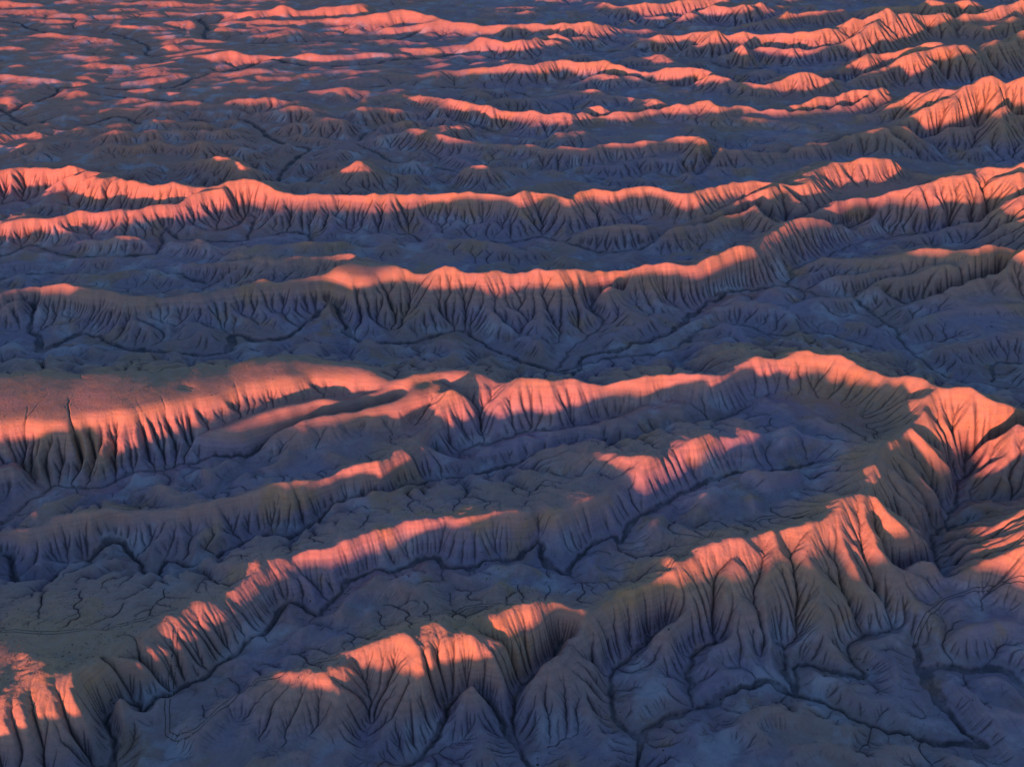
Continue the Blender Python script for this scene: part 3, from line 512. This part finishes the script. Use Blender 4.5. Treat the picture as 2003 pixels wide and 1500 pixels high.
PIECES = [
 ('ridge', ['R1','R1b','R1c','P6','P7','P8','P9','PA','PB','PC','PD','PE','PF','PG','PH','PI'], 'nearest badlands ridge with a track along its narrow crest and deep gullied spurs below'),
 ('ridge', ['R3','S3','R3b','R3c','R3d','R3e','R3f','P1','P2','P3','P4','P5','R1d'], 'broad main ridge, smooth lit plateau at its left end and a curved lit crest at its right'),
 ('ridge', ['R4'], 'low fluted ridge below the lit plateau, its crest catching light only near its upper right end'),
 ('ridge', ['R5'], 'long sinuous ridge between the nearest ridge and the meandering wash'),
 ('ridge', ['R6','R6b'], 'middle ridge with a pale rounded lit knoll on its crest and fans of gullies below'),
 ('ridge', ['R7','R7a','R7b','P20','P21'], 'full-width orange crested ridge with a forked left end, behind the one with the pale knoll'),
 ('ridge', ['R8','R8b'], 'dim brown ridge with one short lit hump behind the full-width orange crested ridge'),
 ('ridge', ['R9','R9c'], 'slender ridge with an unbroken thin pink crest sagging in its middle'),
 ('ridge', ['R10','P30'], 'wavy pink crested ridge ending in a small lit spur at its right'),
 ('ridge', ['R11','R11b'], 'high ridge rising to a bright orange peak near the top right corner'),
 ('ridge', ['R12','R12b','R12c'], 'stepped ridge with two diagonal lit ramps climbing to the right edge'),
 ('ridge', ['R13','R13b','P40','P41'], 'tallest mountain-like ridge at the right edge with a wide lit left flank'),
 ('ridge', ['R14','R14b','R14c','R14d'], 'fan of red lit spurs spreading down to the left from the right edge'),
 ('ridge', ['R15','R15b','R15c','P50','P51'], 'shaded pyramid-shaped ridge with a streaky pink top at the right edge'),
 ('ridge', ['RE','REb'], 'steep red banded ridge end cut off by the right edge near the bottom'),
 ('ridge', ['R20'], 'low dull red ridge with small knobs in the far left flats'),
 ('ridge', ['R21'], 'short far ridge with a lit rounded hump near the top centre'),
 ('ridge', ['R22','R22b','R23'], 'far lit ridge with several pale peaks along the top left of centre'),
 ('ridge', ['R24','R25','R26','R27'], 'farthest pink ridges along the top right edge'),
 ('hill', ['B1','B1b'], 'isolated butte with a bright orange top and a dark pointed peak behind it'),
 ('hill', ['B2'], 'small rounded butte with a lit cone and a low lit tail to its left'),
 ('hill', ['B3'], 'long low dark hill with one lit bump, right of the small rounded butte'),
 ('hill', ['B4'], 'lone pink cone-shaped butte with splayed spurs on the far flats'),
]
def face_of(a): return a
fi = np.clip(np.round(np.interp(g1.lr, g2.lr, np.arange(g2.nr))).astype(int), 0, g2.nr - 1)
fj = np.clip(np.round(np.interp(g1.th, g2.th, np.arange(g2.nt))).astype(int), 0, g2.nt - 1)
rf = rid[fi][:, fj][:-1, :-1].ravel()
washf = (w1[:-1, :-1] > .8).ravel()
KEYS = [x[0] for x in RIDGES]; own = np.full(len(KEYS) + 1, -1)
for n_, (nm, keys, lab) in enumerate(PIECES):
    for k in keys: own[KEYS.index(k)] = n_
pf = own[rf]; pf[washf] = -2
piece('badlands_ground', pf == -1, 'grey shale valley floors and low hummocks cut by branching runnels')
piece('dry_wash', pf == -2, 'dark beds of the winding dry washes between the ridges')
for n_, (nm, keys, lab) in enumerate(PIECES): piece(nm, pf == n_, lab, 'badlands ridges' if nm == 'ridge' else 'isolated buttes')
log('pieces', Z.shape)

# ------------------------------------------------------------------ the plain that carries on to the horizon, under and around the sheet
def plain():
    me = bpy.data.meshes.new('plain'); v = []; f = []
    rings = [0, 60, 150, 400, 1200, 2000, 3000, 6000, 30000]; n = 96
    for rr in rings:
        for k in range(n):
            a = 2 * math.pi * k / n; v.append((rr * math.sin(a), rr * math.cos(a), -3.5 if rr < 2200 else -3.5))
    for i in range(len(rings) - 1):
        for k in range(n):
            a, b = i * n + k, i * n + (k + 1) % n; f.append((a, a + n, b + n, b))
    me.from_pydata(v, [], f); me.update(); me.materials.append(MAT)
    o = bpy.data.objects.new('plain', me); SC.collection.objects.link(o); o['kind'] = 'structure'; o['label'] = 'flat plain around the badlands'
plain()

# ------------------------------------------------------------------ things lying on the sheet
def height(x, y):
    lr = np.log(np.hypot(x, y) / R0); th = np.arctan2(x, y)
    fi = np.clip(lr / (g1.lr[1]), 0, g1.nr - 1.001); fj = np.clip((th - TH0) / (g1.th[1] - g1.th[0]), 0, g1.nt - 1.001)
    i = fi.astype(int); j = fj.astype(int); u = fi - i; v = fj - j
    return (Z[i, j] * (1 - u) + Z[i + 1, j] * u) * (1 - v) + (Z[i, j + 1] * (1 - u) + Z[i + 1, j + 1] * u) * v
def simple_mat(name, c, c2, sc):
    m = bpy.data.materials.new(name); m.use_nodes = True; N = m.node_tree.nodes; L = m.node_tree.links; b = N['Principled BSDF']
    b.inputs['Roughness'].default_value = .95; b.inputs['Specular IOR Level'].default_value = .1
    n = N.new('ShaderNodeTexNoise'); n.inputs['Scale'].default_value = sc; g = N.new('ShaderNodeNewGeometry'); L.new(g.outputs['Position'], n.inputs['Vector'])
    r = N.new('ShaderNodeValToRGB'); r.color_ramp.elements[0].position = .35; r.color_ramp.elements[1].position = .65
    r.color_ramp.elements[0].color = c + (1,); r.color_ramp.elements[1].color = c2 + (1,)
    L.new(n.outputs['Fac'], r.inputs[0]); L.new(r.outputs[0], b.inputs['Base Color']); return m
def track(pts, label, gauge=.75, width=.34):
    """two wheel ruts worn into the ground, draped along the traced line"""
    L = []
    for px, py in pts:
        z = 15.0
        for _ in range(30):
            x, y = ground(px, py, z); z = z + .5 * (float(height(np.array([x]), np.array([y]))[0]) - z)
        L.append((x, y))
    L = catmull(L, 6); S = np.concatenate([[0], np.cumsum(np.hypot(*(L[1:] - L[:-1]).T))])
    s = np.arange(0, S[-1], .5); x = np.interp(s, S, L[:, 0]); y = np.interp(s, S, L[:, 1])
    x = x + .25 * np.interp(s / 4 % 190, np.arange(200), rng.standard_normal(200))
    tx = np.gradient(x); ty = np.gradient(y); l = np.hypot(tx, ty); nx, ny = -ty / l, tx / l
    v = []; f = []
    for sgn in (-1, 1):
        o_ = len(v)
        for k in range(len(x)):
            for e in (-.5, -.17, .17, .5):
                X_, Y_ = x[k] + nx[k] * (sgn * gauge + e * width), y[k] + ny[k] * (sgn * gauge + e * width)
                v.append((X_, Y_, float(height(np.array([X_]), np.array([Y_]))[0]) + .03))
        for k in range(len(x) - 1):
            for e in range(3):
                a = o_ + k * 4 + e; f.append((a, a + 1, a + 5, a + 4))
    me = bpy.data.meshes.new('dirt_track'); me.from_pydata(v, [], f); me.update(); me.materials.append(TRACK)
    o = bpy.data.objects.new('dirt_track', me); SC.collection.objects.link(o); o['kind'] = 'structure'; o['label'] = label
TRACK = simple_mat('rutted_soil', (.06, .05, .055), (.12, .095, .09), 1.5)
track([(1055,1182),(1000,1184),(925,1186),(850,1200),(780,1218),(740,1235),(700,1262),(650,1285),(615,1296),(550,1318),(500,1332),(450,1370),(400,1412),(370,1435),(340,1440),(326,1428),(328,1390),(334,1340),(338,1290),(345,1230)], 'dirt track along the crest of the nearest ridge, looping at its lower left end')
track([(-40,1232),(60,1236),(150,1232),(230,1222),(300,1205),(350,1190)], 'faint dirt track across the tan shoulder at the lower left')
track([(1790,1262),(1800,1232),(1830,1190),(1870,1165),(1930,1150),(2010,1140)], 'faint dirt track curving below the red banded ridge end')
track([(1585,1000),(1500,1012),(1440,1028),(1390,1048),(1340,1085),(1300,1120)], 'dirt track along the crest right of the saddle')
log('tracks')

def scatter(name, n, mat, smin, smax, keep, label, flat=.6):
    """small faceted lumps set into the ground, one object"""
    th = rng.uniform(math.radians(-36), math.radians(34), n * 4); lr = np.log(235 / R0) + (np.log(1100 / 235.)) * rng.random(n * 4) ** 1.2
    rr = R0 * np.exp(lr); x = rr * np.sin(th); y = rr * np.cos(th)
    k = keep(x, y) > rng.random(n * 4); x = x[k][:n]; y = y[k][:n]; m = len(x)
    z = height(x, y); s = smin + (smax - smin) * rng.random(m) ** 3
    base = np.array([(1,0,0),(.3,.95,0),(-.8,.6,0),(-.8,-.6,0),(.3,-.95,0),(.5,.3,.8),(-.5,.2,.9),(.05,-.55,.75)])
    V = base[None] * (.7 + .6 * rng.random((m, 8, 1))) * s[:, None, None]; a = rng.random(m) * 6.28
    vx = V[..., 0] * np.cos(a)[:, None] - V[..., 1] * np.sin(a)[:, None]; vy = V[..., 0] * np.sin(a)[:, None] + V[..., 1] * np.cos(a)[:, None]
    P = np.stack([x[:, None] + vx, y[:, None] + vy, z[:, None] + V[..., 2] * flat - .12 * s[:, None] * (V[..., 2] < .01)], -1).reshape(-1, 3)
    F = np.array([(0,1,5),(1,2,6),(1,6,5),(2,3,6),(3,4,7),(3,7,6),(4,0,5),(4,5,7),(5,6,7)])
    T = (np.arange(m)[:, None, None] * 8 + F[None]).reshape(-1, 3).astype(np.int32)
    me = bpy.data.meshes.new(name); me.vertices.add(len(P)); me.vertices.foreach_set('co', P.astype(np.float32).ravel())
    me.loops.add(len(T) * 3); me.loops.foreach_set('vertex_index', T.ravel()); me.polygons.add(len(T)); me.polygons.foreach_set('loop_start', np.arange(0, len(T) * 3, 3, dtype=np.int32))
    me.update(); me.materials.append(mat); o = bpy.data.objects.new(name, me); SC.collection.objects.link(o); o['kind'] = 'stuff'; o['label'] = label
def samp(A_, x, y):
    i = np.clip((np.log(np.hypot(x, y) / R0) / g1.lr[1]).astype(int), 0, g1.nr - 1); j = np.clip(((np.arctan2(x, y) - TH0) / (g1.th[1] - g1.th[0])).astype(int), 0, g1.nt - 1); return A_[i, j]
slope = 1 / np.maximum(VN[:, 2].reshape(Z.shape), .2)
def on_caps(x, y): return sstep(9, 18, height(x, y)) * (samp(slope, x, y) < 1.16) * sstep(-.1, .35, vnoise(x, y, 14, 777) + .35)
def in_wash(x, y): return np.clip(samp(sstep(9, 1.5, dw1), x, y), 0, 1) * .5 * sstep(0, .4, vnoise(x, y, 30, 778))
scatter('rubble', 26000, simple_mat('rubble_stone', (.10, .085, .08), (.26, .19, .15), .8), .12, .42, on_caps, 'loose dark stones speckling the tan caps and shoulders')
scatter('scrub', 6000, simple_mat('scrub_leaf', (.035, .045, .025), (.075, .07, .04), .8), .15, .5, in_wash, 'low dark desert scrub along the washes', 1.0)
log('done')
